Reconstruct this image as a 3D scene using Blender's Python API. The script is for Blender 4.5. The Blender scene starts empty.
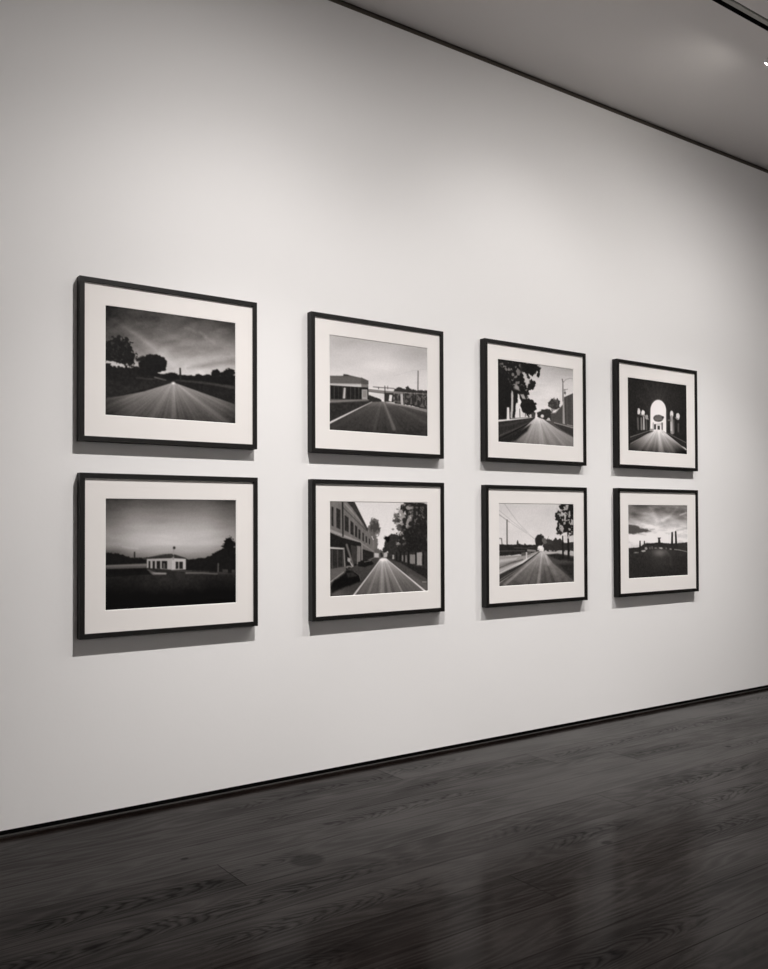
import bpy, bmesh, math
import numpy as np
from mathutils import Matrix, Vector

C = bpy.context.scene.collection
scene = bpy.context.scene
scene.view_settings.view_transform = 'Standard'
scene.view_settings.look = 'None'
scene.view_settings.exposure = 0.06
scene.view_settings.gamma = 1.0
scene.view_settings.use_curve_mapping = False

def lin(c):
    c = c / 255.0
    return c / 12.92 if c <= 0.04045 else ((c + 0.055) / 1.055) ** 2.4

# ------------------------------------------------------------------ materials
def new_mat(name):
    m = bpy.data.materials.new(name)
    m.use_nodes = True
    nt = m.node_tree
    return m, nt, nt.nodes['Principled BSDF']

def plain(name, col, rough=0.6, metal=0.0, spec=0.5, bump=0.0, bscale=200.0):
    m, nt, b = new_mat(name)
    b.inputs['Base Color'].default_value = (*col, 1)
    b.inputs['Roughness'].default_value = rough
    b.inputs['Metallic'].default_value = metal
    b.inputs['Specular IOR Level'].default_value = spec
    tc = nt.nodes.new('ShaderNodeTexCoord')
    n = nt.nodes.new('ShaderNodeTexNoise')
    n.inputs['Scale'].default_value = bscale
    n.inputs['Detail'].default_value = 4
    nt.links.new(tc.outputs['Object'], n.inputs['Vector'])
    mr = nt.nodes.new('ShaderNodeMapRange')
    mr.inputs['To Min'].default_value = max(0.0, rough - 0.05)
    mr.inputs['To Max'].default_value = min(1.0, rough + 0.05)
    nt.links.new(n.outputs['Fac'], mr.inputs['Value'])
    nt.links.new(mr.outputs['Result'], b.inputs['Roughness'])
    if bump > 0:
        bp = nt.nodes.new('ShaderNodeBump')
        bp.inputs['Strength'].default_value = bump
        bp.inputs['Distance'].default_value = 0.002
        nt.links.new(n.outputs['Fac'], bp.inputs['Height'])
        nt.links.new(bp.outputs['Normal'], b.inputs['Normal'])
    return m

M_wall = plain('painted_plaster', (0.80, 0.785, 0.775), 0.9, spec=0.15, bump=0.12, bscale=60)
M_ceil = plain('ceiling_paint', (0.78, 0.75, 0.735), 0.92, spec=0.15, bump=0.05, bscale=60)
M_black = plain('black_gap', (0.006, 0.0055, 0.005), 0.8, spec=0.2)
M_gapc = plain('dark_gap', (0.03, 0.026, 0.022), 0.8, spec=0.2)
M_gapt = plain('shadow_gap_lining', (0.10, 0.085, 0.072), 0.8, spec=0.2)
M_bead = plain('dark_metal_bead', (0.10, 0.095, 0.09), 0.35, metal=0.6)
M_lip = plain('grey_edge_profile', (0.42, 0.41, 0.38), 0.6)
M_frame = plain('black_stained_wood', (0.0045, 0.0038, 0.0032), 0.45, spec=0.28, bump=0.08, bscale=300)
M_mat = plain('white_mat_board', (0.785, 0.752, 0.725), 0.95, spec=0.1, bump=0.03, bscale=400)
M_core = plain('mat_core', (0.90, 0.88, 0.86), 0.95, spec=0.1)
M_lampbody = plain('white_lamp_enamel', (0.55, 0.53, 0.51), 0.4)
M_lampdark = plain('black_lamp_inner', (0.02, 0.02, 0.02), 0.5)

def print_material():
    m, nt, b = new_mat('silver_gelatin_print')
    a = nt.nodes.new('ShaderNodeVertexColor')
    a.layer_name = 'tone'
    nt.links.new(a.outputs['Color'], b.inputs['Base Color'])
    b.inputs['Roughness'].default_value = 0.5
    b.inputs['Specular IOR Level'].default_value = 0.12
    return m
M_print = print_material()

def lens_material(strength):
    m = bpy.data.materials.new('lamp_lens')
    m.use_nodes = True
    nt = m.node_tree
    nt.nodes.clear()
    e = nt.nodes.new('ShaderNodeEmission')
    e.inputs['Color'].default_value = (1, 0.96, 0.90, 1)
    e.inputs['Strength'].default_value = strength
    o = nt.nodes.new('ShaderNodeOutputMaterial')
    nt.links.new(e.outputs[0], o.inputs[0])
    return m

def floor_material():
    m, nt, b = new_mat('dark_stained_planks')
    N = nt.nodes.new; L = nt.links.new
    def math_(op, a, bb=None, c=None):
        n = N('ShaderNodeMath'); n.operation = op
        for i, v in enumerate((a, bb, c)):
            if v is None: continue
            if isinstance(v, (int, float)): n.inputs[i].default_value = v
            else: L(v, n.inputs[i])
        return n.outputs[0]
    tc = N('ShaderNodeTexCoord')
    sep = N('ShaderNodeSeparateXYZ'); L(tc.outputs['Object'], sep.inputs[0])
    X, Y = sep.outputs['X'], sep.outputs['Y']
    PW = 0.26
    yr = math_('DIVIDE', math_('ADD', Y, 0.08), PW)
    row = math_('FLOOR', yr)
    fr = math_('FRACT', yr)
    # per-row offset and plank length ~4.2 m
    wn = N('ShaderNodeTexWhiteNoise'); wn.noise_dimensions = '1D'; L(row, wn.inputs['W'])
    xs = math_('DIVIDE', math_('ADD', X, math_('MULTIPLY', wn.outputs['Value'], 10.3)), 4.6)
    colm = math_('FLOOR', xs); fx = math_('FRACT', xs)
    cmb = N('ShaderNodeCombineXYZ'); L(row, cmb.inputs[0]); L(colm, cmb.inputs[1])
    wn2 = N('ShaderNodeTexWhiteNoise'); wn2.noise_dimensions = '3D'; L(cmb.outputs[0], wn2.inputs['Vector'])
    pid = wn2.outputs['Value']
    # grain space: stretched along x, shifted per plank
    g = N('ShaderNodeCombineXYZ')
    L(math_('ADD', math_('MULTIPLY', X, 0.55), math_('MULTIPLY', pid, 37.0)), g.inputs[0])
    L(math_('MULTIPLY', math_('SUBTRACT', Y, math_('MULTIPLY', row, 0.01)), 6.0), g.inputs[1])
    L(math_('MULTIPLY', pid, 11.0), g.inputs[2])
    n1 = N('ShaderNodeTexNoise'); n1.inputs['Scale'].default_value = 1.1; n1.inputs['Detail'].default_value = 2.0
    n1.inputs['Roughness'].default_value = 0.45
    L(g.outputs[0], n1.inputs['Vector'])
    # cathedral rings from the contour lines of the stretched noise
    ring = math_('FRACT', math_('MULTIPLY', n1.outputs['Fac'], 17.0))
    ring = math_('ABSOLUTE', math_('SUBTRACT', ring, 0.5))        # 0..0.5
    ring = math_('POWER', math_('MULTIPLY', ring, 2.0), 1.6)
    # fine fibre
    g2 = N('ShaderNodeMapping'); g2.inputs['Scale'].default_value = (5.0, 160.0, 1.0)
    L(tc.outputs['Object'], g2.inputs['Vector'])
    n2 = N('ShaderNodeTexNoise'); n2.inputs['Scale'].default_value = 1.0; n2.inputs['Detail'].default_value = 5.0
    L(g2.outputs[0], n2.inputs['Vector'])
    # broad mottling
    n3 = N('ShaderNodeTexNoise'); n3.inputs['Scale'].default_value = 2.2; n3.inputs['Detail'].default_value = 3.0
    g3 = N('ShaderNodeMapping'); g3.inputs['Scale'].default_value = (0.7, 2.0, 1.0)
    L(tc.outputs['Object'], g3.inputs['Vector']); L(g3.outputs[0], n3.inputs['Vector'])
    # knots
    def knot(kx, ky, rx, ry):
        dx = math_('DIVIDE', math_('SUBTRACT', X, kx), rx)
        dy = math_('DIVIDE', math_('SUBTRACT', Y, ky), ry)
        d = math_('SQRT', math_('ADD', math_('MULTIPLY', dx, dx), math_('MULTIPLY', dy, dy)))
        n = N('ShaderNodeMapRange'); n.interpolation_type = 'SMOOTHSTEP'
        n.inputs['From Min'].default_value = 0.75; n.inputs['From Max'].default_value = 1.15
        n.inputs['To Min'].default_value = 1.0; n.inputs['To Max'].default_value = 0.0
        L(d, n.inputs['Value'])
        return n.outputs[0]
    k = math_('MULTIPLY', knot(1.901, -1.031, 0.075, 0.070), 0.5)
    k = math_('MAXIMUM', k, math_('MULTIPLY', knot(3.05, -1.62, 0.03, 0.018), 0.6))
    k = math_('MAXIMUM', k, math_('MULTIPLY', knot(1.50, -0.72, 0.018, 0.012), 0.7))
    k = math_('MAXIMUM', k, math_('MULTIPLY', knot(4.95, -0.95, 0.022, 0.015), 0.7))
    # flat-sawn cathedral arches: stacked parabolas along the plank centre, only in some stretches
    yl = math_('MULTIPLY', math_('SUBTRACT', fr, math_('ADD', 0.35, math_('MULTIPLY', pid, 0.3))), PW)
    n4 = N('ShaderNodeTexNoise'); n4.inputs['Scale'].default_value = 3.2; n4.inputs['Detail'].default_value = 3.0
    g4 = N('ShaderNodeMapping'); g4.inputs['Scale'].default_value = (1.0, 2.6, 1.0)
    L(tc.outputs['Object'], g4.inputs['Vector']); L(g4.outputs[0], n4.inputs['Vector'])
    ph = math_('ADD', math_('MULTIPLY', X, 11.0), math_('MULTIPLY', math_('MULTIPLY', yl, yl), 700.0))
    ph = math_('ADD', ph, math_('MULTIPLY', n4.outputs['Fac'], 7.0))
    arch = math_('FRACT', ph)
    arch = math_('POWER', math_('MULTIPLY', math_('ABSOLUTE', math_('SUBTRACT', arch, 0.5)), 2.0), 2.0)
    g5 = N('ShaderNodeCombineXYZ')
    L(math_('ADD', math_('MULTIPLY', X, 0.7), math_('MULTIPLY', pid, 23.0)), g5.inputs[0]); L(math_('MULTIPLY', row, 3.7), g5.inputs[1])
    n5 = N('ShaderNodeTexNoise'); n5.inputs['Scale'].default_value = 1.0; n5.inputs['Detail'].default_value = 1.0
    L(g5.outputs[0], n5.inputs['Vector'])
    am = N('ShaderNodeMapRange'); am.interpolation_type = 'SMOOTHSTEP'
    am.inputs['From Min'].default_value = 0.46; am.inputs['From Max'].default_value = 0.60
    L(n5.outputs['Fac'], am.inputs['Value'])
    band = N('ShaderNodeMapRange'); band.interpolation_type = 'SMOOTHSTEP'
    band.inputs['From Min'].default_value = 0.035; band.inputs['From Max'].default_value = 0.085
    band.inputs['To Min'].default_value = 1.0; band.inputs['To Max'].default_value = 0.0
    L(math_('ABSOLUTE', yl), band.inputs['Value'])
    arch = math_('MULTIPLY', math_('MULTIPLY', arch, am.outputs[0]), band.outputs[0])
    # tone
    t = math_('MULTIPLY', math_('SUBTRACT', ring, 0.4), 0.40)
    t = math_('ADD', t, math_('MULTIPLY', math_('SUBTRACT', n2.outputs['Fac'], 0.5), 0.55))
    t = math_('ADD', t, math_('MULTIPLY', math_('SUBTRACT', n3.outputs['Fac'], 0.5), 1.1))
    t = math_('ADD', t, math_('MULTIPLY', math_('SUBTRACT', pid, 0.5), 0.55))
    t = math_('ADD', t, 1.0)
    t = math_('SUBTRACT', t, math_('MULTIPLY', arch, 0.62))
    t = math_('MAXIMUM', t, 0.15)
    seam = math_('MINIMUM', fr, math_('SUBTRACT', 1.0, fr))
    sm = N('ShaderNodeMapRange'); sm.inputs['From Min'].default_value = 0.003; sm.inputs['From Max'].default_value = 0.010
    L(seam, sm.inputs['Value'])
    seamx = math_('MINIMUM', fx, math_('SUBTRACT', 1.0, fx))
    sx = N('ShaderNodeMapRange'); sx.inputs['From Min'].default_value = 0.0002; sx.inputs['From Max'].default_value = 0.0006
    L(seamx, sx.inputs['Value'])
    seams = math_('MULTIPLY', sm.outputs[0], sx.outputs[0])
    t = math_('MULTIPLY', t, math_('ADD', math_('MULTIPLY', seams, 0.6), 0.4))
    t = math_('MULTIPLY', t, math_('SUBTRACT', 1.0, math_('MULTIPLY', k, 0.85)))
    # colour varies between neutral grey and brown per plank
    mix = N('ShaderNodeMix'); mix.data_type = 'RGBA'
    L(pid, mix.inputs['Factor'])
    mix.inputs['A'].default_value = (FLOOR_C[0]*1.10, FLOOR_C[1]*0.96, FLOOR_C[2]*0.93, 1)
    mix.inputs['B'].default_value = (FLOOR_C[0]*0.94, FLOOR_C[1]*0.99, FLOOR_C[2]*0.99, 1)
    vm = N('ShaderNodeVectorMath'); vm.operation = 'SCALE'
    L(mix.outputs['Result'], vm.inputs[0]); L(t, vm.inputs['Scale'])
    L(vm.outputs[0], b.inputs['Base Color'])
    b.inputs['Specular Tint'].default_value = (1.0, 0.925, 0.89, 1)
    ro = math_('ADD', math_('MULTIPLY', n2.outputs['Fac'], 0.10), FLOOR_R)
    ro = math_('ADD', ro, math_('MULTIPLY', ring, 0.04))
    ro = math_('SUBTRACT', ro, math_('MULTIPLY', k, 0.0))
    L(ro, b.inputs['Roughness'])
    sp = math_('MULTIPLY', math_('ADD', math_('MULTIPLY', seams, 0.5), 0.5), FLOOR_S)
    sp = math_('MULTIPLY', sp, math_('ADD', 0.2, math_('MULTIPLY', t, 0.8)))
    L(sp, b.inputs['Specular IOR Level'])
    bp = N('ShaderNodeBump'); bp.inputs['Strength'].default_value = 0.10; bp.inputs['Distance'].default_value = 0.0012
    h = math_('ADD', math_('MULTIPLY', ring, 0.5), math_('MULTIPLY', n2.outputs['Fac'], 0.6))
    h = math_('MULTIPLY', h, seams)
    L(h, bp.inputs['Height']); L(bp.outputs['Normal'], b.inputs['Normal'])
    b.inputs['IOR'].default_value = 1.38
    # the oil finish has sunk into the open grain: those parts are matt
    df = N('ShaderNodeBsdfDiffuse'); L(vm.outputs[0], df.inputs['Color'])
    mx = N('ShaderNodeMixShader')
    f = math_('SUBTRACT', 0.10, math_('MULTIPLY', math_('SUBTRACT', t, 1.0), 0.42))
    f = math_('MINIMUM', math_('MAXIMUM', f, 0.0), 0.95)
    L(f, mx.inputs[0]); L(b.outputs[0], mx.inputs[1]); L(df.outputs[0], mx.inputs[2])
    out = [n for n in nt.nodes if n.type == 'OUTPUT_MATERIAL'][0]
    L(mx.outputs[0], out.inputs['Surface'])
    return m
FLOOR_C = (0.0050, 0.0034, 0.0028)
FLOOR_R = 0.11
FLOOR_S = 0.14
M_floor = floor_material()

# ------------------------------------------------------------------ mesh helpers
def link(name, bm, mat, parent=None, smooth=False, mats=None):
    me = bpy.data.meshes.new(name)
    bm.normal_update()
    bm.to_mesh(me); bm.free()
    for mm in (mats or [mat]): me.materials.append(mm)
    if smooth:
        for p in me.polygons: p.use_smooth = True
    o = bpy.data.objects.new(name, me)
    C.objects.link(o)
    if parent: o.parent = parent
    return o

def add_box(bm, x0, x1, y0, y1, z0, z1, bevel=0.0):
    vs = [bm.verts.new(p) for p in ((x0,y0,z0),(x1,y0,z0),(x1,y1,z0),(x0,y1,z0),(x0,y0,z1),(x1,y0,z1),(x1,y1,z1),(x0,y1,z1))]
    fs = [bm.faces.new([vs[i] for i in q]) for q in ((0,3,2,1),(4,5,6,7),(0,1,5,4),(1,2,6,5),(2,3,7,6),(3,0,4,7))]
    if bevel > 0:
        es = list({e for f in fs for e in f.edges})
        bmesh.ops.bevel(bm, geom=es, offset=bevel, segments=2, affect='EDGES', profile=0.5)
    return vs

def struct(name, bm, mat):
    o = link(name, bm, mat)
    o['kind'] = 'structure'
    return o

# ------------------------------------------------------------------ the room
XL, XR, YF, ZC = -3.6, 11.5, -8.5, 4.347
GAP = 0.027
WT = ZC - 0.031
bm = bmesh.new(); add_box(bm, XL, XR, YF, 0.25, -0.2, 0.0); struct('floor', bm, M_floor)
bm = bmesh.new(); add_box(bm, XL, XR, 0.0, 0.018, GAP, WT); struct('wall_back', bm, M_wall)
bm = bmesh.new(); add_box(bm, XL, XR, 0.018, 0.10, 0.0, 2.0); struct('baseboard_back', bm, M_black)
bm = bmesh.new(); add_box(bm, XL, XR, -0.001, 0.012, 0.0, 0.0042, 0.0008); struct('trim_1', bm, M_bead)
# ceiling: near field, slot, far field
SD0, SD1 = -1.214, -1.247
bm = bmesh.new(); add_box(bm, XL, XR, SD0 + 0.002, 0.0, ZC, ZC + 0.12); add_box(bm, XL, XR, YF, SD1 - 0.038, ZC, ZC + 0.12)
struct('ceiling', bm, M_ceil)
bm = bmesh.new()                                   # the black channel of the lighting slot
add_box(bm, XL, XR, SD0, SD0 + 0.002, ZC + 0.0005, ZC + 0.12); add_box(bm, XL, XR, SD1, SD0, ZC + 0.10, ZC + 0.12)
struct('trim_2', bm, M_black)
bm = bmesh.new(); add_box(bm, XL, XR, SD1 - 0.028, SD1, ZC - 0.003, ZC + 0.12, 0.001); struct('trim_3', bm, M_lip)
bm = bmesh.new(); add_box(bm, XL, XR, SD1 - 0.038, SD1 - 0.028, ZC + 0.006, ZC + 0.12); struct('trim_4', bm, M_gapc)
bm = bmesh.new(); add_box(bm, XL, XR, 0.018, 0.10, 2.0, WT + 0.15); add_box(bm, XL, XR, 0.0, 0.10, WT + 0.15, WT + 0.2); struct('trim_5', bm, M_gapt)
bm = bmesh.new(); add_box(bm, XL - 0.1, XL, YF, 0.1, 0.0, ZC + 0.12); struct('wall_left', bm, M_wall)
bm = bmesh.new(); add_box(bm, XR, XR + 0.1, YF, 0.1, 0.0, ZC + 0.12); struct('wall_right', bm, M_wall)
bm = bmesh.new(); add_box(bm, XL, XR, YF - 0.1, YF, 0.0, ZC + 0.12); struct('wall_front', bm, M_wall)

# ------------------------------------------------------------------ photographs: tone painter
def fade(e0, e1, x):
    t = np.clip((x - e0) / (e1 - e0), 0, 1)
    return t * t * (3 - 2 * t)

def vnoise(x, y, seed):
    xi = np.floor(x).astype(np.int64); yi = np.floor(y).astype(np.int64)
    fx = x - xi; fy = y - yi
    fx = fx * fx * (3 - 2 * fx); fy = fy * fy * (3 - 2 * fy)
    def h(a, b):
        n = (a * 374761393 + b * 668265263 + seed * 1442695041) & 0xffffffff
        n = ((n ^ (n >> 13)) * 1274126177) & 0xffffffff
        return ((n ^ (n >> 16)) & 0xffff) / 65535.0
    return (h(xi, yi) * (1 - fx) + h(xi + 1, yi) * fx) * (1 - fy) + (h(xi, yi + 1) * (1 - fx) + h(xi + 1, yi + 1) * fx) * fy

def fbm(x, y, seed, octs=3):
    s = 0; a = 0.5; n = 0
    for i in range(octs):
        s = s + a * vnoise(x, y, seed + i * 17); n += a; a *= 0.5; x = x * 2.03; y = y * 2.03
    return s / n

class Plate:
    """Paints one black and white photograph in the coordinates of its own drawing sheet."""
    NX, NY = 264, 204
    def __init__(s, corners):
        src = [(0,0),(1,0),(1,1),(0,1)]
        A = []; B = []
        for (u, v), (x, y) in zip(src, corners):
            A.append([u,v,1,0,0,0,-u*x,-v*x]); B.append(x)
            A.append([0,0,0,u,v,1,-u*y,-v*y]); B.append(y)
        h = np.linalg.solve(np.array(A,float), np.array(B,float))
        u, v = np.meshgrid(np.linspace(0,1,s.NX), np.linspace(0,1,s.NY))
        w = h[6]*u + h[7]*v + 1
        s.X = (h[0]*u + h[1]*v + h[2]) / w
        s.Y = (h[3]*u + h[4]*v + h[5]) / w
        s.U, s.V = u, v
        s.T = np.zeros_like(u)
    def set(s, m, val): s.T = s.T * (1 - m) + val * m
    def add(s, m, val): s.T = s.T + m * val
    def poly(s, pts, soft=4.0, wob=0.0, wf=0.05, seed=1):
        X, Y = s.X, s.Y
        if wob:
            X = X + (fbm(s.X*wf, s.Y*wf, seed, 3) - .5) * wob * 2
            Y = Y + (fbm(s.X*wf, s.Y*wf, seed+5, 3) - .5) * wob * 2
        d2 = np.full(X.shape, 1e18); ins = np.zeros(X.shape, bool)
        n = len(pts)
        for i in range(n):
            ax, ay = pts[i]; bx, by = pts[(i+1) % n]
            ex, ey = bx-ax, by-ay
            t = np.clip(((X-ax)*ex + (Y-ay)*ey) / (ex*ex+ey*ey+1e-9), 0, 1)
            d2 = np.minimum(d2, (X-ax-t*ex)**2 + (Y-ay-t*ey)**2)
            c = ((ay > Y) != (by > Y))
            xi = ax + (Y-ay) * ex / (ey if abs(ey) > 1e-9 else 1e-9)
            ins ^= (c & (X < xi))
        d = np.sqrt(d2); d = np.where(ins, -d, d)
        return np.clip(0.5 - d/soft, 0, 1)
    def line(s, a, b, w0, w1=None, soft=3.0):
        w1 = w0 if w1 is None else w1
        ex, ey = b[0]-a[0], b[1]-a[1]
        t = np.clip(((s.X-a[0])*ex + (s.Y-a[1])*ey) / (ex*ex+ey*ey+1e-9), 0, 1)
        d = np.hypot(s.X-a[0]-t*ex, s.Y-a[1]-t*ey) - (w0 + (w1-w0)*t)/2
        return np.clip(0.5 - d/soft, 0, 1)
    def path(s, pts, w0, w1=None, soft=3.0):
        m = 0; n = len(pts)-1; w1 = w0 if w1 is None else w1
        for i in range(n):
            m = np.maximum(m, s.line(pts[i], pts[i+1], w0+(w1-w0)*i/n, w0+(w1-w0)*(i+1)/n, soft))
        return m
    def ell(s, cx, cy, rx, ry, soft=4.0):
        d = (np.hypot((s.X-cx)/rx, (s.Y-cy)/ry) - 1) * min(rx, ry)
        return np.clip(0.5 - d/soft, 0, 1)
    def glow(s, cx, cy, rx, ry):
        return np.exp(-((s.X-cx)/rx)**2 - ((s.Y-cy)/ry)**2)
    def leaf(s, cx, cy, rx, ry, f=0.08, rag=0.5, seed=1, soft=4.0):
        n = fbm(s.X*f, s.Y*f, seed, 3) - 0.5
        d = (np.hypot((s.X-cx)/rx, (s.Y-cy)/ry) - 1 + n*rag*2) * min(rx, ry)
        return np.clip(0.5 - d/soft, 0, 1)
    def streaks(s, ax, ay, n, seed, squash=1.0):
        a = np.arctan2((s.X-ax), np.maximum((s.Y-ay)*squash, 1e-3))
        return vnoise(a*n + 100, a*0, seed) - 0.5
    def grad_y(s, stops):
        return np.interp(s.Y, [a for a, b in stops], [b for a, b in stops])
    def grad_x(s, stops):
        return np.interp(s.X, [a for a, b in stops], [b for a, b in stops])
    def grain(s, amp, seed):
        dark = np.clip((90 - s.T) / 50, 0, 1) * np.clip(s.T / 40, 0.25, 1)
        s.T = s.T + (fbm(s.U*62, s.V*48, seed+90, 2) - 0.5) * 20 * dark
        for _ in range(1):                      # the softness of a small enlargement
            a = np.pad(s.T, 1, mode='edge')
            a = (a[:-2] + 2*a[1:-1] + a[2:]) / 4
            s.T = (a[:,:-2] + 2*a[:,1:-1] + a[:,2:]) / 4
        s.T = s.T + (vnoise(s.U*130, s.V*100, seed) - 0.5) * amp

def plate_road_fields():                      # open road between fields, evening sky
    p = Plate([(30,33),(742,126),(742,677),(30,630)])
    p.T = p.grad_y([(30,44),(120,66),(200,95),(280,128),(350,160),(400,182)])
    p.add(p.glow(430,400,300,200), 12)
    p.add(1-fade(30,190,p.X), -22); p.add(fade(600,742,p.X)*(1-fade(100,330,p.Y)), -16)
    p.add((fbm(p.X*.012+p.Y*.006, p.Y*.03, 4)-.5), 40)
    p.add(p.poly([(60,105),(120,130),(340,270),(420,360),(330,330),(200,215)], 50), 20)
    p.add(p.path([(70,110),(180,180),(300,265)],8,22,22), 16)
    p.add(p.poly([(480,375),(620,335),(742,315),(742,345),(620,365)], 26), -30)
    p.add(p.glow(560,330,120,20), 16)
    for a, b in (((465,150),(520,172)),((545,175),(580,200)),((575,205),(625,230))):
        p.add(p.line(a,b,4,6,26), 30)
    p.add(p.leaf(380,170,90,50,.03,.5,9,40), 10)
    # land
    p.set(p.poly([(20,345),(200,365),(330,405),(520,415),(745,410),(745,700),(20,700)],4,5,.08,2), 26)
    p.set(p.leaf(95,285,92,78,.06,.42,3), 26)
    p.set(p.leaf(160,320,34,40,.08,.5,5), 26)
    p.add(p.leaf(95,285,80,70,.09,.5,3)*fade(.62,.75,fbm(p.X*.11,p.Y*.11,21)), 26)
    p.set(p.poly([(32,335),(70,338),(120,355),(200,372),(32,372)],3,9,.1,8)*(fbm(p.X*.07,p.Y*.09,31)<.50), 190)
    p.set(p.leaf(287,352,76,54,.045,.22,6), 22)
    p.set(p.line((205,330),(235,320),18,26,8), 30)
    p.set(p.line((292,380),(290,430),30,22,6), 24)
    p.set(p.poly([(200,365),(325,405),(325,432),(200,430)],4), 23)
    for q in ((385,413,40,14),(470,425,30,9),(535,422,24,16),(585,425,24,18),(635,400,26,20),(712,396,30,22),(672,405,24,12)):
        p.set(p.leaf(*q,.1,.35,int(q[0])), 20)
    p.set(p.poly([(340,413),(460,430),(600,424),(745,415),(745,470),(560,452),(420,442),(330,425)],4,5,.08,12), 20)
    p.set(p.line((438,376),(440,430),9,11,3), 38)
    p.set(p.poly([(20,372),(330,425),(400,452),(30,542),(20,545)],5), 27+8*fade(400,500,p.Y))
    p.set(p.path([(300,425),(360,440)],7,4,6), 95)
    p.add(p.path([(200,428),(300,436)],5,5,8), 26)
    p.set(p.poly([(402,450),(430,440),(745,480),(745,580)],4), 27)
    p.add(p.path([(420,440),(560,452),(742,480)],6,14,12), 32)
    road = p.poly([(401,452),(745,574),(745,700),(20,700),(20,540),(120,526),(240,502)],5)
    val = p.grad_y([(450,150),(500,126),(560,96),(620,72),(680,52)]) + 17*p.streaks(401,440,26,3,.9) + 8*p.streaks(401,440,60,5,.9)
    val = val - 34*(1-fade(20,200,p.X)) - 14*fade(640,745,p.X)
    p.set(road, val)
    p.add(road*p.line((405,465),(402,640),7,20,14), 22)
    p.add(road*p.line((430,470),(700,670),4,20,16), 22)
    p.add(road*p.line((385,470),(290,640),4,20,18), 14)
    p.set(p.glow(401,456,9,7), 235)
    p.grain(8,4)
    return p, 1.0

def plate_filling_station():                  # low white building at dusk
    p = Plate([(30,50),(745,55),(745,620),(32,657)])
    p.T = p.grad_y([(50,72),(100,96),(180,130),(250,156),(300,158),(340,128),(380,96)])
    p.add(p.glow(400,260,260,110), 24); p.add(1-fade(30,220,p.X), -28); p.add(fade(560,745,p.X), -30)
    p.add((fbm(p.X*.006, p.Y*.035, 8)-.5), 22)
    p.add(p.path([(125,312),(160,318),(205,322)],3,3,14), 26); p.add(p.glow(60,345,90,26), -22)
    p.set(p.poly([(20,342),(110,352),(170,372),(300,378),(480,380),(570,376),(620,350),(670,322),(745,315),(745,470),(20,470)],4,7,.08,3), 20)
    [p.set(p.poly([(706-q*1.0,258+q*1.15),(712,250+q*.6),(706+q*1.1,256+q*1.1),(708,268+q*1.25)],4,9,.12,int(q)), 17) for q in (14,24,34,44)]; p.set(p.leaf(707,298,24,38,.1,.7,9), 17); p.set(p.line((706,270),(706,360),8,16,4), 15)
    p.set(p.line((188,342),(188,378),7,8,3), 32); p.set(p.poly([(20,372),(250,382),(250,405),(20,410)],4), 20)
    p.set(p.poly([(30,412),(255,404),(255,428),(30,433)],5), 104)
    p.add(p.poly([(30,420),(255,416),(255,431),(30,436)],6), -26)
    # building
    p.set(p.poly([(235,372),(345,352),(400,352),(470,374),(470,384),(235,382)],4), 42)
    p.add(p.line((260,368),(350,354),3,3,4), 60)
    p.set(p.poly([(255,379),(388,375),(388,438),(255,428)],3), 152)
    p.set(p.poly([(388,374),(468,379),(468,436),(388,440)],3), 168)
    for x0, x1 in ((264,274),(286,299),(308,328),(336,366)):
        p.set(p.poly([(x0,390),(x1,390),(x1,434),(x0,430)],3), 24)
    p.set(p.poly([(344,402),(354,402),(354,434),(344,434)],3), 80)
    for x0, x1 in ((412,427),(432,452)):
        p.set(p.poly([(x0,394),(x1,394),(x1,433),(x0,434)],3), 26)
    p.set(p.line((401,330),(399,380),5,9,3), 130); p.set(p.ell(404,318,7,8,3), 34)
    p.set(p.leaf(380,362,22,10,.1,.4,4), 45)
    # forecourt
    p.set(p.poly([(20,434),(255,430),(390,440),(520,440),(745,458),(745,640),(20,670)],4), p.grad_y([(430,40),(500,22),(560,10),(650,5)]))
    p.set(p.poly([(20,436),(250,430),(282,462),(120,472),(20,480)],5), 16)
    p.add(p.path([(262,440),(300,456),(356,458)],3,6,8), 70)
    p.add(p.poly([(270,452),(365,456),(360,464),(290,466)],6), 60)
    p.add(p.path([(390,442),(500,446)],3,3,6), 34)
    p.add(p.path([(470,456),(560,456),(640,462)],7,4,8), 78)
    p.add(p.path([(640,456),(745,462)],4,4,8), 20)
    p.add(p.leaf(410,510,150,46,.02,.5,5,50), 13)
    p.add(p.leaf(200,540,120,30,.02,.5,6,40), 4)
    p.set(p.poly([(670,436),(742,440),(742,456),(670,452)],4), 52)
    p.set(p.poly([(700,425),(722,425),(722,458),(700,458)],3), 18)
    p.add(p.line((647,405),(646,448),7,8,4), 52)
    p.grain(6,4)
    return p, 1.16

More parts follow.
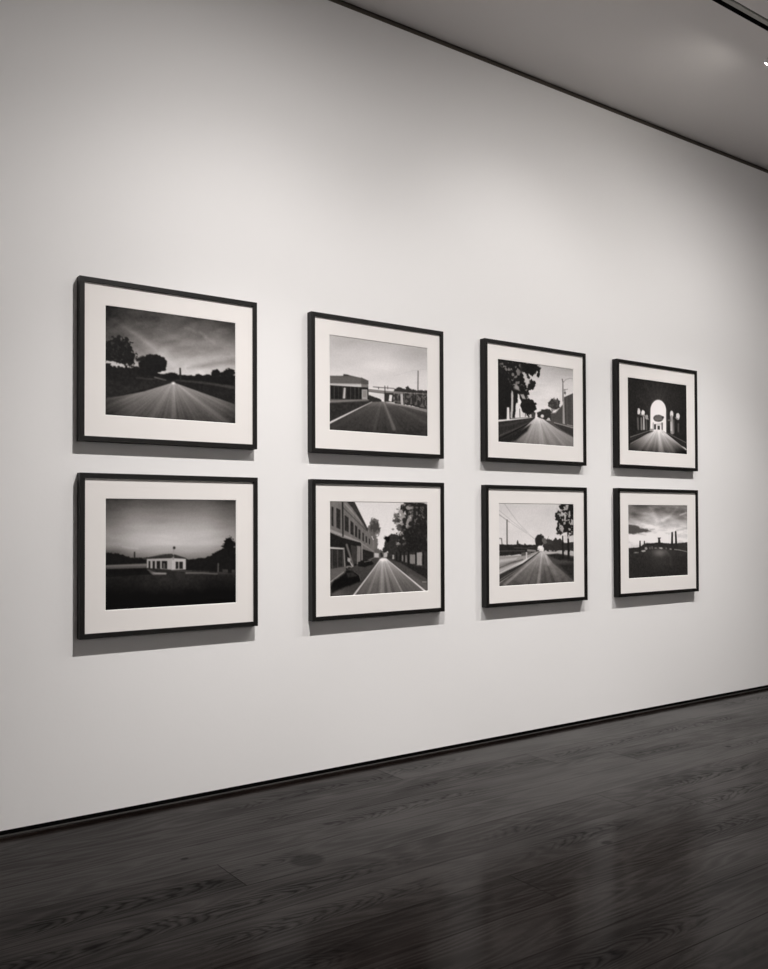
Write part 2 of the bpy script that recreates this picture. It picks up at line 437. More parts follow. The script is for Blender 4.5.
def plate_overpass():                         # pavilion and footbridge over a road
    p = Plate([(32,38),(715,125),(714,742),(32,697)])
    p.T = p.grad_y([(38,176),(120,186),(200,194),(300,204),(420,212)])
    p.add((fbm(p.X*.005, p.Y*.012, 3)-.5), 22); p.add(p.glow(400,250,120,60), 14)
    p.add(fade(420,715,p.X)*(1-fade(120,420,p.Y)), -18); p.add(p.poly([(32,60),(200,80),(150,130),(32,120)],60), -8)
    p.add(p.path([(480,320),(600,285),(715,270)],3,3,5), -14)
    # right: trees, fence, posts
    p.set(p.poly([(480,412),(520,400),(560,412),(575,388),(600,415),(650,420),(716,422),(716,556),(600,528),(480,512)],4,8,.1,4), 46)
    p.add(p.poly([(480,430),(716,440),(716,545),(480,500)],4)*(fbm(p.X*.08,p.Y*.06,6)>.55), 44)
    for x in (508,552,598,640,682): p.set(p.line((x,436),(x,520),4,4,3), 96)
    p.set(p.poly([(524,445),(540,445),(546,524),(528,520)],3), 176)
    p.add(p.path([(300,410),(420,428),(600,440),(716,446)],8,6,4), 66)
    p.set(p.path([(600,520),(650,535),(716,556)],6,8,5), 26)
    # footbridge
    p.set(p.poly([(300,410),(420,424),(540,432),(540,446),(420,440),(300,428)],3), 118)
    p.set(p.line((305,430),(420,444),6,5,3), 88)
    p.set(p.line((335,398),(480,408),5,5,3), 78); p.set(p.line((372,400),(372,412),6,5,3), 70)
    p.set(p.line((416,392),(418,500),5,7,3), 46); p.set(p.line((436,392),(436,412),4,4,3), 60)
    p.set(p.poly([(412,438),(478,440),(478,505),(412,500)],3), 46)
    p.set(p.poly([(448,452),(468,454),(462,500),(442,496)],3), 214)
    p.set(p.poly([(306,446),(410,448),(410,500),(350,470),(306,462)],4), 206)
    p.set(p.poly([(305,455),(345,470),(390,485),(412,500),(300,500)],4,5,.12,4), 40)
    p.set(p.poly([(385,478),(402,482),(412,502),(396,502)],3), 218)
    p.set(p.line((650,285),(648,412),8,9,3), 108)
    # pavilion
    p.set(p.poly([(35,322),(125,322),(140,312),(190,322),(262,338),(262,378),(35,380)],3), 84)
    p.set(p.poly([(125,324),(130,310),(160,314),(180,324)],4), 52)
    p.set(p.poly([(250,332),(302,355),(302,382),(250,384)],3), 74)
    p.add(p.poly([(35,330),(250,345),(250,372),(35,374)],3)*(np.sin(p.Y*.5)>.2), 8)
    p.set(p.poly([(35,375),(252,378),(252,392),(35,388)],3), 178)
    p.set(p.poly([(252,378),(300,384),(302,402),(252,398)],3), 110)
    p.set(p.poly([(35,388),(300,402),(304,486),(35,492)],3), 28)
    p.add(p.poly([(35,392),(255,400),(255,484),(35,484)],3)*(np.sin(p.X*.22)>.86), 34)
    p.set(p.poly([(130,405),(144,405),(140,480),(124,480)],3), 172)
    p.set(p.poly([(255,416),(294,416),(294,486),(255,484)],3), 152)
    p.set(p.poly([(262,424),(288,424),(288,470),(262,470)],3), 128)
    p.set(p.poly([(35,484),(300,486),(320,498),(35,520)],4), 82)
    p.add(p.path([(35,498),(300,488)],4,3,5), 60)
    # ground
    p.set(p.poly([(25,512),(300,492),(360,494),(716,560),(716,760),(25,720)],4), 44)
    road = p.poly([(400,500),(716,562),(716,760),(25,760),(25,650),(320,504)],5)
    p.set(road, 48 + p.grad_y([(500,60),(540,22),(620,8),(740,-6)]) + 10*p.streaks(400,490,20,5,.9))
    p.set(p.poly([(25,525),(290,500),(300,506),(25,620)],5), 40)
    p.add(p.path([(35,505),(300,496)],5,5,8), 38)
    p.set(p.line((325,502),(25,652),3,13,5), 205)
    p.add(p.line((408,505),(478,690),4,26,14), 42); p.add(p.line((385,510),(340,690),4,22,18), 14)
    p.set(p.poly([(420,504),(540,522),(716,552),(716,575),(560,535),(430,514)],5), 122)
    p.add(p.line((520,545),(712,650),6,20,16), 18)
    p.grain(8,4)
    return p, 1.0

def plate_main_street():                      # old street front, road vanishing, trees
    p = Plate([(35,47),(716,53),(716,667),(36,711)])
    p.T = p.grad_y([(47,204),(300,214),(400,222)])
    p.add(fade(470,540,p.X)*(1-fade(47,300,p.Y)), -6)
    # far end
    p.set(p.leaf(342,235,38,62,.05,.45,3), 92); p.set(p.leaf(350,225,28,40,.09,.7,9), 62)
    p.set(p.line((346,290),(350,400),8,10,5), 84); p.set(p.leaf(352,340,16,60,.08,.5,5), 96)
    p.set(p.ell(475,240,9,7,4), 130)
    p.set(p.poly([(335,380),(372,375),(405,395),(440,400),(470,420),(470,446),(330,446)],5,5,.1,3), 88)
    p.set(p.poly([(345,405),(375,408),(375,436),(345,436)],4), 176); p.set(p.poly([(410,405),(432,402),(436,432),(410,436)],4), 168)
    p.set(p.poly([(385,405),(396,400),(408,430),(388,438)],4), 40)
    # right trees
    p.set(p.leaf(480,345,66,74,.05,.35,4), 44); p.set(p.leaf(420,385,20,20,.08,.35,4), 40)
    p.add(p.leaf(430,305,22,20,.09,.6,7)*0.6, -80)
    big = p.poly([(540,47),(720,47),(720,470),(590,470),(520,420),(500,330),(530,260),(495,200),(515,120)],6,24,.035,6)
    p.set(big, 34)
    p.set(p.leaf(520,180,34,60,.06,.8,11)*.9, 60)
    gaps = p.poly([(500,60),(620,60),(600,200),(600,330),(500,350)],20)*fade(.54,.62,fbm(p.X*.045,p.Y*.045,41))
    p.set(gaps*.72, 170)
    p.add(big*fade(.62,.72,fbm(p.X*.07,p.Y*.07,51)), 56)
    p.set(p.poly([(560,230),(720,180),(720,420),(560,420)],30)*.8, 30)
    # low street side on the right
    p.set(p.poly([(440,408),(720,390),(720,660),(600,590),(430,446)],5), 44)
    for x0, x1, y0, y1, v in ((470,482,418,448,150),(536,546,422,462,120),(560,572,420,470,110),(592,630,415,480,120),(640,676,400,490,138)):
        p.set(p.poly([(x0,y0),(x1,y0),(x1,y1),(x0,y1)],4,3,.1,5), v)
    for x in (500,525,552,584,634,686): p.set(p.line((x,400),(x,480),8,10,4), 22)
    p.set(p.poly([(500,455),(600,480),(720,520),(720,600),(600,540),(480,465)],6), 34)
    p.set(p.poly([(440,446),(520,470),(720,590),(720,665),(690,665),(560,545),(440,455)],6), 66)
    p.add(p.line((590,560),(700,640),20,40,20), 18); p.set(p.line((680,605),(706,606),5,5,5), 150)
    # left street front
    p.set(p.poly([(30,40),(205,47),(300,240),(345,330),(345,440),(200,560),(30,620)],3), 102)
    p.add(p.poly([(30,40),(205,47),(345,330),(345,380),(30,300)],3)*(fbm(p.X*.1,p.Y*.02,7)-.5), 30)
    p.set(p.poly([(150,46),(206,46),(300,236),(298,258),(232,150),(190,90)],4), 46)
    p.set(p.line((128,90),(290,250),5,4,4), 60)
    p.add(p.line((140,62),(292,232),8,6,5), 24)
    for q in (((44,80),(60,88),(60,222),(44,215)),((78,90),(108,106),(108,242),(78,228)),((136,140),(166,160),(166,262),(136,248)),((176,178),(200,196),(200,285),(176,272)),
              ((208,208),(226,224),(226,300),(208,290)),((232,236),(248,248),(248,312),(232,304)),((260,260),(272,270),(272,326),(260,320)),((282,284),(294,292),(294,336),(282,332)),((304,300),(314,310),(314,345),(304,342))):
        p.set(p.poly(q,4), 38)
        p.add(p.line(q[0],q[3],3,3,3), 50)
    p.set(p.line((34,250),(245,330),20,10,6), 140); p.set(p.line((245,330),(338,395),10,5,5), 128)
    p.set(p.poly([(30,262),(120,300),(245,332),(258,345),(258,480),(200,520),(30,600)],4), 28)
    p.set(p.poly([(262,378),(340,402),(340,436),(262,468)],3), 34)
    p.set(p.line((258,340),(258,470),9,8,3), 128)
    p.set(p.poly([(224,355),(250,360),(248,478),(222,486)],4), 112); p.set(p.poly([(180,350),(222,360),(222,480),(190,490)],4), 50)
    p.set(p.line((124,47),(126,290),9,9,3), 22)
    p.set(p.poly([(34,364),(136,372),(136,382),(34,378)],3), 168)
    p.set(p.line((132,372),(140,520),8,10,4), 120)
    p.set(p.poly([(34,384),(128,386),(130,500),(34,530)],3), 38)
    p.add(p.poly([(34,384),(128,386),(130,500),(34,530)],3)*(np.sin(p.X*.16)>.7), 26)
    p.set(p.poly([(34,520),(140,500),(150,530),(34,600)],4), 86)
    p.set(p.line((152,350),(200,505),14,10,5), 96); p.set(p.line((160,440),(198,510),5,9,4), 168)
    p.set(p.ell(168,455,11,14,4), 150); p.set(p.ell(170,505,26,10,4), 110); p.set(p.ell(170,512,12,8,4), 40)
    # pavement and cars
    p.set(p.poly([(30,600),(200,500),(345,440),(390,440),(195,712),(30,725)],5), 58)
    p.set(p.line((36,610),(130,540),12,8,5), 128)
    p.set(p.leaf(285,475,50,20,.05,.2,4), 22); p.set(p.poly([(230,470),(330,462),(330,480),(280,505),(232,500)],5), 22)
    p.set(p.line((275,468),(320,458),4,4,4), 120)
    p.set(p.poly([(40,640),(60,600),(130,560),(150,530),(200,530),(240,560),(256,600),(200,625),(120,650),(50,690)],14,6,.05,3), 14); p.add(p.poly([(150,545),(195,540),(225,566),(160,580)],10), 26)
    p.set(p.path([(205,535),(240,560),(252,600)],5,6,5), 78)
    p.add(p.glow(90,690,60,30), 20)
    # road
    road = p.poly([(395,442),(425,442),(716,672),(716,720),(185,720)],4)
    p.set(road, p.grad_y([(442,190),(480,150),(540,118),(620,92),(700,80)]) + 20*p.streaks(402,420,24,5,.9))
    p.set(p.line((388,452),(192,712),3,12,5), 190)
    p.set(p.line((430,448),(700,672),3,11,5), 208)
    p.add(p.line((400,455),(398,700),8,34,14), 30); p.add(p.line((425,455),(545,690),4,12,8), 44)
    p.add(p.line((392,470),(300,700),6,18,16), 16); p.add(p.line((412,470),(455,700),6,24,16), 16)
    p.add(p.glow(405,450,24,12), 60)
    p.grain(10,4)
    return p, 1.08

def plate_tree_lane():                        # lane under a leaning tree, pole on the right
    p = Plate([(50,47),(691,128),(695,790),(55,750)])
    p.T = p.grad_y([(80,172),(140,186),(250,206),(400,216),(520,222)])
    p.add(fade(430,691,p.X)*(1-fade(100,300,p.Y)), -26); p.add((fbm(p.X*.006,p.Y*.03,5)-.5), 22)
    p.set(p.leaf(530,428,50,50,.07,.32,4), 54); p.add(p.ell(530,428,46,46)*fade(.5,.7,fbm(p.X*.09,p.Y*.09,77)), 30); p.set(p.line((510,470),(512,575),8,10,5), 76)
    p.set(p.poly([(385,500),(420,478),(460,468),(490,465),(510,500),(520,570),(400,548),(385,530)],5,8,.07,6), 46)
    p.set(p.ell(428,530,14,14,5), 208); p.set(p.ell(482,556,12,12,5), 190); p.set(p.ell(375,522,10,12,5), 224)
    # right buildings
    p.set(p.poly([(500,505),(545,500),(605,430),(605,620),(500,580)],4), 72)
    p.set(p.poly([(612,368),(692,332),(695,640),(612,615)],4), 66)
    p.add(p.poly([(620,380),(692,345),(692,600),(620,595)],4)*(np.sin(p.X*.15)>.5), 10)
    p.set(p.line((505,505),(545,500),6,6,4), 130); p.set(p.line((540,500),(605,430),5,5,4), 118)
    p.set(p.line((606,232),(612,610),7,20,4), 150); p.set(p.line((602,230),(604,400),4,8,3), 90)
    p.set(p.line((598,212),(604,235),7,7,4), 70); p.set(p.path([(604,245),(630,215),(665,205),(691,210)],5,4,4), 138)
    p.set(p.line((612,305),(645,298),4,4,4), 96); p.set(p.line((620,300),(624,345),5,5,4), 96); p.set(p.ell(622,330,9,10,4), 88)
    # ground right
    p.set(p.poly([(440,560),(560,580),(695,620),(695,720),(560,645)],5), 78)
    p.set(p.poly([(520,590),(610,612),(695,640),(695,705),(600,650)],4), 50)
    p.set(p.line((530,585),(695,628),6,7,4), 150); p.set(p.line((640,602),(692,612),5,5,4), 160)
    # left lawn and wall
    p.set(p.poly([(45,560),(360,535),(375,560),(300,640),(45,770)],4), 42)
    p.add(p.path([(60,700),(200,640),(350,570)],10,5,10), 34); p.add(p.path([(55,620),(200,590),(330,555)],16,6,12), 14)
    p.set(p.path([(55,728),(180,665),(300,600),(372,560)],10,4,6), 20)
    p.set(p.path([(50,572),(160,562),(350,540)],16,5,4), 214)
    # road
    road = p.poly([(368,545),(410,545),(560,640),(700,715),(700,800),(45,770),(240,662)],6)
    p.set(road, p.grad_y([(545,215),(600,168),(680,140),(780,112)]) + 18*p.streaks(392,520,20,5,.9) - 60*(1-fade(60,330,p.X)))
    p.set(p.poly([(50,735),(180,690),(330,600),(300,660),(200,740),(120,760),(50,755)],18), 32)
    p.add(p.line((400,565),(425,790),8,44,20), 22); p.add(p.line((440,570),(620,780),4,24,16), 18)
    # tree
    p.set(p.poly([(45,40),(180,60),(180,300),(170,552),(50,562)],5), 26)
    p.set(p.poly([(150,300),(225,300),(215,440),(195,545),(165,548),(160,420)],6,6,.05,4), 26)
    can = p.poly([(45,40),(225,62),(300,80),(385,95),(408,130),(405,195),(380,190),(385,150),(350,190),(300,160),(330,215),(372,250),(350,300),(310,310),(300,380),(240,350),(200,320),(160,340),(45,350)],5,20,.05,6)
    p.set(can, 26)
    p.set(p.leaf(330,120,75,46,.06,.5,12), 24); p.set(p.leaf(340,262,34,34,.06,.55,13), 30)
    p.set(p.poly([(230,350),(255,330),(290,370),(310,420),(250,420)],6,8,.06,8), 26)
    p.set(p.leaf(310,460,66,72,.045,.28,9), 30)
    gaps = p.poly([(60,80),(180,75),(240,90),(250,240),(330,200),(300,330),(190,300),(140,215)],22)*fade(.56,.63,fbm(p.X*.045,p.Y*.045,61))
    p.set(gaps*.62, 165)
    p.set(p.poly([(255,150),(285,165),(320,240),(300,290),(280,240)],10,14,.08,4), 184)
    p.set(p.poly([(190,265),(225,275),(240,320),(200,300)],8,6,.06,4)*.8, 150)
    p.set(p.poly([(240,345),(270,345),(285,385),(260,385)],8,5,.06,14)*.8, 190)
    # light between the trunks
    p.set(p.poly([(128,458),(146,458),(150,560),(126,562)],4), 214)
    p.set(p.poly([(166,310),(180,330),(182,440),(172,552),(158,552)],4,3,.05,3), 176)
    p.set(p.poly([(205,420),(228,425),(250,480),(262,535),(198,545)],5,5,.06,4), 214)
    p.set(p.poly([(250,500),(330,515),(345,535),(250,540)],5,7,.1,5)*(fbm(p.X*.09,p.Y*.05,3)>.45), 205)
    p.set(p.line((285,505),(283,535),5,5,4), 40); p.set(p.line((236,470),(238,538),5,6,4), 50)
    p.set(p.poly([(335,500),(372,500),(365,545),(335,540)],5), 60)
    p.grain(10,4)
    return p, 1.0

def plate_wire_road():                        # wires overhead, two pines right
    p = Plate([(60,80),(695,88),(700,750),(62,787)])
    p.T = p.grad_y([(80,188),(250,202),(400,208)])
    p.add((fbm(p.X*.006,p.Y*.012,5)-.5), 16)
    for q in ([(62,172),(130,225),(250,305),(370,385)],[(110,88),(220,240),(360,385)],[(62,140),(170,230),(300,330)],):
        p.add(p.path(q,3.5,2,4), -46)
    p.add(p.path([(62,178),(150,238)],5,4,4), -50)
    p.set(p.line((129,222),(129,430),11,12,3), 98); p.set(p.path([(66,378),(82,380),(86,425)],8,8,4), 96)
    p.set(p.poly([(62,428),(205,432),(215,420),(270,434),(365,432),(400,440),(400,500),(62,530)],4,5,.09,3), 36)
    p.set(p.leaf(219,418,8,20,.1,.4,4), 50); p.set(p.line((218,402),(219,430),3,8,4), 60); p.set(p.ell(281,430,7,8,4), 50)
    p.add(p.path([(62,486),(180,484),(280,484)],4,4,5), 60); p.set(p.poly([(300,470),(375,478),(375,492),(300,490)],4), 120)
    p.add(p.path([(190,458),(300,462),(370,448)],5,4,6), 46)
    p.set(p.leaf(404,395,40,50,.05,.28,6), 36); p.set(p.leaf(390,452,24,22,.06,.3,7), 44)
    p.set(p.leaf(480,425,44,52,.05,.35,8), 58); p.set(p.leaf(450,400,20,26,.07,.5,8), 92)
    p.set(p.leaf(560,430,50,52,.05,.3,9), 46); p.set(p.poly([(440,430),(700,410),(700,490),(440,492)],5,6,.08,4), 46)
    p.set(p.ell(409,458,20,18,5), 222); p.set(p.ell(398,472,12,8,5), 190)
    p.set(p.poly([(440,482),(500,478),(540,484),(600,480),(700,482),(700,492),(440,494)],4)*(fbm(p.X*.1,p.Y*.05,3)>.5), 176)
    # ground left
    p.set(p.poly([(55,532),(290,520),(380,490),(420,486),(55,700)],4), 140)
    p.add(p.poly([(60,560),(220,540),(200,560),(60,585)],8), 28); p.add(p.path([(60,630),(160,590),(260,560)],10,10,12), -66)
    p.add(p.path([(60,610),(200,570)],6,6,10), -34); p.add(p.path([(60,655),(200,600),(290,560)],10,6,10), 24)
    p.set(p.poly([(250,500),(330,492),(330,515),(250,530)],5), 80)
    p.set(p.poly([(288,495),(300,495),(300,560),(290,550)],3), 184)
    p.set(p.poly([(55,690),(260,590),(400,492),(432,490),(240,635),(55,760)],5), 48)
    p.add(p.path([(62,675),(250,580),(400,494)],9,4,8), 46); p.add(p.path([(62,735),(230,632),(400,510)],6,3,8), 60)
    # ground right
    p.set(p.poly([(440,492),(700,494),(700,545),(460,540)],5), 168)
    p.set(p.poly([(460,515),(560,505),(700,530),(700,780),(560,660),(450,560)],8), 66)
    p.add(p.poly([(560,600),(700,590),(700,740)],30), -28); p.set(p.poly([(480,520),(560,512),(700,545),(700,575),(560,560)],12,5,.06,4), 36)
    road = p.poly([(412,492),(445,490),(520,590),(700,745),(700,800),(55,800),(55,765),(240,630)],8)
    p.set(road, p.grad_y([(490,188),(540,138),(620,108),(700,88),(790,66)]) + 17*p.streaks(425,470,20,5,.9) + 26*(fbm(p.X*.03,p.Y*.03,9)-.5))
    p.add(p.line((425,510),(395,770),6,26,14), 30); p.add(p.line((460,530),(478,600),10,20,16), 26)
    p.add(p.line((380,540),(110,770),5,26,10), 34); p.add(p.poly([(420,600),(480,610),(560,760),(420,760)],30), -14)
    # pines
    p.set(p.line((603,360),(606,545),10,18,4), 30); p.set(p.line((648,330),(654,548),14,20,4), 26)
    for q in ((572,190,34,44),(610,120,36,40),(650,120,50,50),(600,225,44,50),(582,285,36,44),(650,220,50,56),(670,290,34,46),(630,290,40,36),(672,160,34,60)):
        p.set(p.leaf(*q,.06,.5,int(q[0]+q[1])), 28)
    gaps = p.poly([(545,90),(700,90),(700,410),(560,360)],10)*fade(.60,.66,fbm(p.X*.05,p.Y*.04,62))
    p.set(gaps*.85, 176)
    p.set(p.poly([(618,180),(632,180),(628,240),(614,230)],5,4,.06,4), 170)
    p.set(p.leaf(575,330,26,16,.07,.5,5), 40); p.set(p.poly([(660,345),(695,330),(695,350),(662,360)],6), 50)
    p.set(p.poly([(615,350),(640,345),(636,405),(616,400)],5,4,.08,5), 196); p.set(p.poly([(664,370),(695,350),(695,405),(664,405)],5,4,.08,5), 190)
    p.grain(10,4)
    return p, 1.08

def plate_arcade():                           # dark hall with a bright arch at its end
    p = Plate([(62,62),(695,143),(697,883),(67,848)])
    p.T = p.X*0 + 33.0
    p.add(p.glow(385,330,200,210), 16)
    for a in ((330,110),(440,110),(250,120),(500,130),(385,90)):
        p.add(p.line((385,400),a,10,18,18), 9)
    p.add(p.path([(300,420),(230,300),(170,260)],6,20,20), 8)
    # side openings
    for x, y, rx, ry, v in ((182,430,16,34,210),(226,445,18,36,220),(266,488,14,28,165)):
        p.set(p.leaf(x,y,rx,ry,.06,.25,int(x)), v)
    p.set(p.line((170,500),(175,620),18,16,10), 92); p.set(p.line((208,500),(212,620),16,22,9), 120)
    p.set(p.line((234,460),(236,620),12,14,6), 196); p.set(p.line((262,520),(262,620),12,20,10), 84)
    p.set(p.line((190,460),(235,478),12,12,8), 104); p.set(p.line((240,465),(282,510),10,12,8), 150)
    p.set(p.ell(535,455,18,38,6), 214); p.set(p.line((533,480),(540,650),26,40,12), 148); p.set(p.line((528,540),(530,630),12,14,8), 196)
    p.set(p.leaf(602,475,20,38,.05,.25,5), 206); p.set(p.line((575,490),(600,505),10,12,8), 120)
    p.set(p.line((606,560),(606,640),16,16,12), 82); p.set(p.line((500,520),(520,520),14,14,10), 110)
    p.set(p.line((558,520),(560,650),12,14,10), 84)
    # ledges and walls low
    p.set(p.line((90,705),(300,632),9,6,6), 120); p.set(p.line((480,655),(690,760),6,9,7), 112)
    # arch
    arch = np.maximum(p.ell(391,420,84,118,5), p.poly([(307,420),(475,420),(476,655),(303,632)],5))
    p.set(arch, 232)
    p.add(p.path([(300,640),(298,420),(330,320),(391,290),(450,320),(485,420),(486,640)],8,8,14), 28)
    p.set(p.ell(391,500,54,38,6)*arch, 74); p.add(p.leaf(391,500,50,30,.05,.6,5), 22); p.set(p.ell(440,490,12,14,4), 50)
    p.add(p.path([(340,508),(440,512)],5,5,8), 24)
    p.set(p.poly([(345,560),(435,548),(438,575),(345,575)],5), 196)
    p.set(p.poly([(345,565),(366,565),(366,620),(345,620)],4), 44); p.set(p.poly([(382,580),(408,580),(408,622),(382,622)],4), 58)
    p.set(p.poly([(424,545),(440,545),(440,635),(424,620)],4), 96); p.set(p.poly([(330,545),(342,545),(342,625),(330,625)],6), 168)
    p.set(p.poly([(300,610),(345,618),(345,632),(300,640)],6), 150)
    # floor
    road = p.poly([(345,625),(430,622),(700,835),(700,900),(60,860),(85,775)],6)
    val = p.grad_y([(620,226),(680,186),(740,146),(800,106),(870,60)]) + 35*p.streaks(388,590,9,7,.8) + 13*p.streaks(388,590,30,8,.8)
    val = val - 40*(1-fade(80,330,p.X)) - 50*fade(520,690,p.X)
    p.set(road, val)
    p.add(p.line((395,640),(420,860),10,60,26), 46)
    p.set(p.line((450,640),(690,832),8,14,5), 180); p.add(p.poly([(450,650),(690,835),(690,850),(430,670)],8), 20)
    p.set(p.poly([(470,655),(700,768),(700,820),(640,795)],5), 38); p.set(p.line((90,730),(330,640),24,6,6), 46)
    p.set(p.line((95,772),(340,640),5,4,6), 140)
    p.grain(9,4)
    return p, 1.0

def plate_cypress_dusk():                     # cloud burst over dark park with cypresses
    p = Plate([(68,75),(704,82),(706,830),(72,865)])
    p.T = p.grad_y([(75,104),(150,126),(220,156),(300,186),(400,210),(500,214)])
    p.add(p.glow(430,380,190,160), 26)
    p.add((fbm(p.X*.008+p.Y*.004, p.Y*.022-p.X*.003, 9,4)-.5), 95)
    p.add(p.glow(130,180,90,50), -48); p.add(p.glow(120,90,160,30), -18); p.add(p.glow(640,200,70,70), -30)
    p.add(p.glow(420,120,80,40), -26)
    p.add(p.poly([(300,110),(340,130),(400,260),(360,280)],40), 20)
    p.add(p.path([(600,100),(545,160),(500,205),(440,240)],8,30,34), 34)
    p.add(p.path([(625,185),(690,160)],10,14,14), 62)
    p.add(p.path([(90,230),(200,270),(320,300)],20,16,30), 34)
    p.set(p.poly([(60,290),(140,300),(210,320),(310,358),(220,375),(120,390),(60,382)],16,12,.03,4), 76)
    p.add(p.path([(300,345),(350,335)],10,8,14), -46); p.add(p.path([(180,382),(260,405)],8,5,14), -30)
    p.add(p.path([(590,350),(704,325)],10,22,20), -46)
    # land
    p.set(p.poly([(60,540),(190,530),(250,488),(340,486),(385,478),(430,482),(520,492),(600,488),(706,478),(706,850),(60,880)],4,4,.09,3), 42)
    p.set(p.line((398,440),(402,490),20,30,4), 42); p.set(p.line((388,432),(414,432),10,10,4), 44)
    p.set(p.line((194,466),(194,540),13,20,4), 36); p.set(p.line((241,466),(240,530),10,16,4), 50)
    p.set(p.line((540,376),(538,492),18,22,3), 22); p.set(p.line((578,364),(582,490),16,22,3), 22)
    p.add(p.poly([(600,495),(706,485),(706,565),(600,550)],5), 8)
    # lights along the path
    for x, y, rx, ry, v in ((150,590,26,8,146),(230,570,20,10,165),(258,545,12,14,150),(300,540,8,14,92),(322,535,8,14,92),(362,540,14,6,130),(418,540,18,8,150),(475,542,6,8,110),(522,552,12,10,128)):
        p.set(p.leaf(x,y,rx,ry,.08,.5,int(x),7), v)
    p.set(p.path([(565,555),(620,562),(706,580)],10,8,7)*(fbm(p.X*.08,p.Y*.08,6)*.6+.6).clip(0,1), 142)
    p.set(p.poly([(60,600),(200,590),(330,560),(500,556),(620,580),(706,590),(706,850),(60,880)],12), p.grad_y([(560,52),(640,42),(860,39)]))
    p.add(p.glow(405,590,70,40), 52); p.add(p.glow(410,680,110,70), 10); p.add(p.path([(470,570),(520,640),(530,720)],8,20,26), 16)
    p.grain(9,4)
    return p, 1.08

# ------------------------------------------------------------------ the framed photographs
FD, FACE = 0.0451, 0.0236
MAT_Y = -(FD - 0.009)                                      # mat face
PRINT_Y = MAT_Y + 0.0022

def frame_mesh(FW, FH):
    bm = bmesh.new()
    prof = [(0.0, 0.0), (0.0, -FD), (FACE, -FD), (FACE, -FD + 0.014), (FACE - 0.006, -FD + 0.014), (FACE - 0.006, 0.0)]
    rings = []
    for (inset, y) in prof:
        x0, x1, z0, z1 = inset, FW - inset, -inset, -FH + inset
        rings.append([bm.verts.new(q) for q in ((x0,y,z0),(x1,y,z0),(x1,y,z1),(x0,y,z1))])
    n = len(prof)
    for i in range(n):
        a, b = rings[i], rings[(i+1) % n]
        for k in range(4):
            bm.faces.new([a[k], a[(k+1)%4], b[(k+1)%4], b[k]])
    es = [e for e in bm.edges if all(abs(v.co.y + FD) < 1e-6 for v in e.verts)
          and (e.verts[0] in rings[1]) == (e.verts[1] in rings[1])]
    bmesh.ops.bevel(bm, geom=es, offset=0.0012, segments=2, affect='EDGES', profile=0.5)
    bmesh.ops.recalc_face_normals(bm, faces=bm.faces)
    return bm

def mat_mesh(FW, FH, WX0, WX1, WZ0, WZ1):
    bm = bmesh.new()
    i0 = FACE - 0.005
    outer = [(i0, -i0), (FW-i0, -i0), (FW-i0, -FH+i0), (i0, -FH+i0)]
    inner = [(WX0, WZ0), (WX1, WZ0), (WX1, WZ1), (WX0, WZ1)]
    bv = 0.0022
    core = [(WX0+bv, WZ0-bv), (WX1-bv, WZ0-bv), (WX1-bv, WZ1+bv), (WX0+bv, WZ1+bv)]
    rings = [[bm.verts.new((x, y, z)) for x, z in q] for q, y in ((outer, MAT_Y+0.0024), (outer, MAT_Y), (inner, MAT_Y), (core, MAT_Y+0.0022), (core, MAT_Y+0.0024))]
    n = len(rings)
    for i in range(n):
        a, b = rings[i], rings[(i+1) % n]
        for k in range(4):
            f = bm.faces.new([a[k], a[(k+1)%4], b[(k+1)%4], b[k]])
            if i == 2: f.material_index = 1
    bmesh.ops.recalc_face_normals(bm, faces=bm.faces)
    return bm

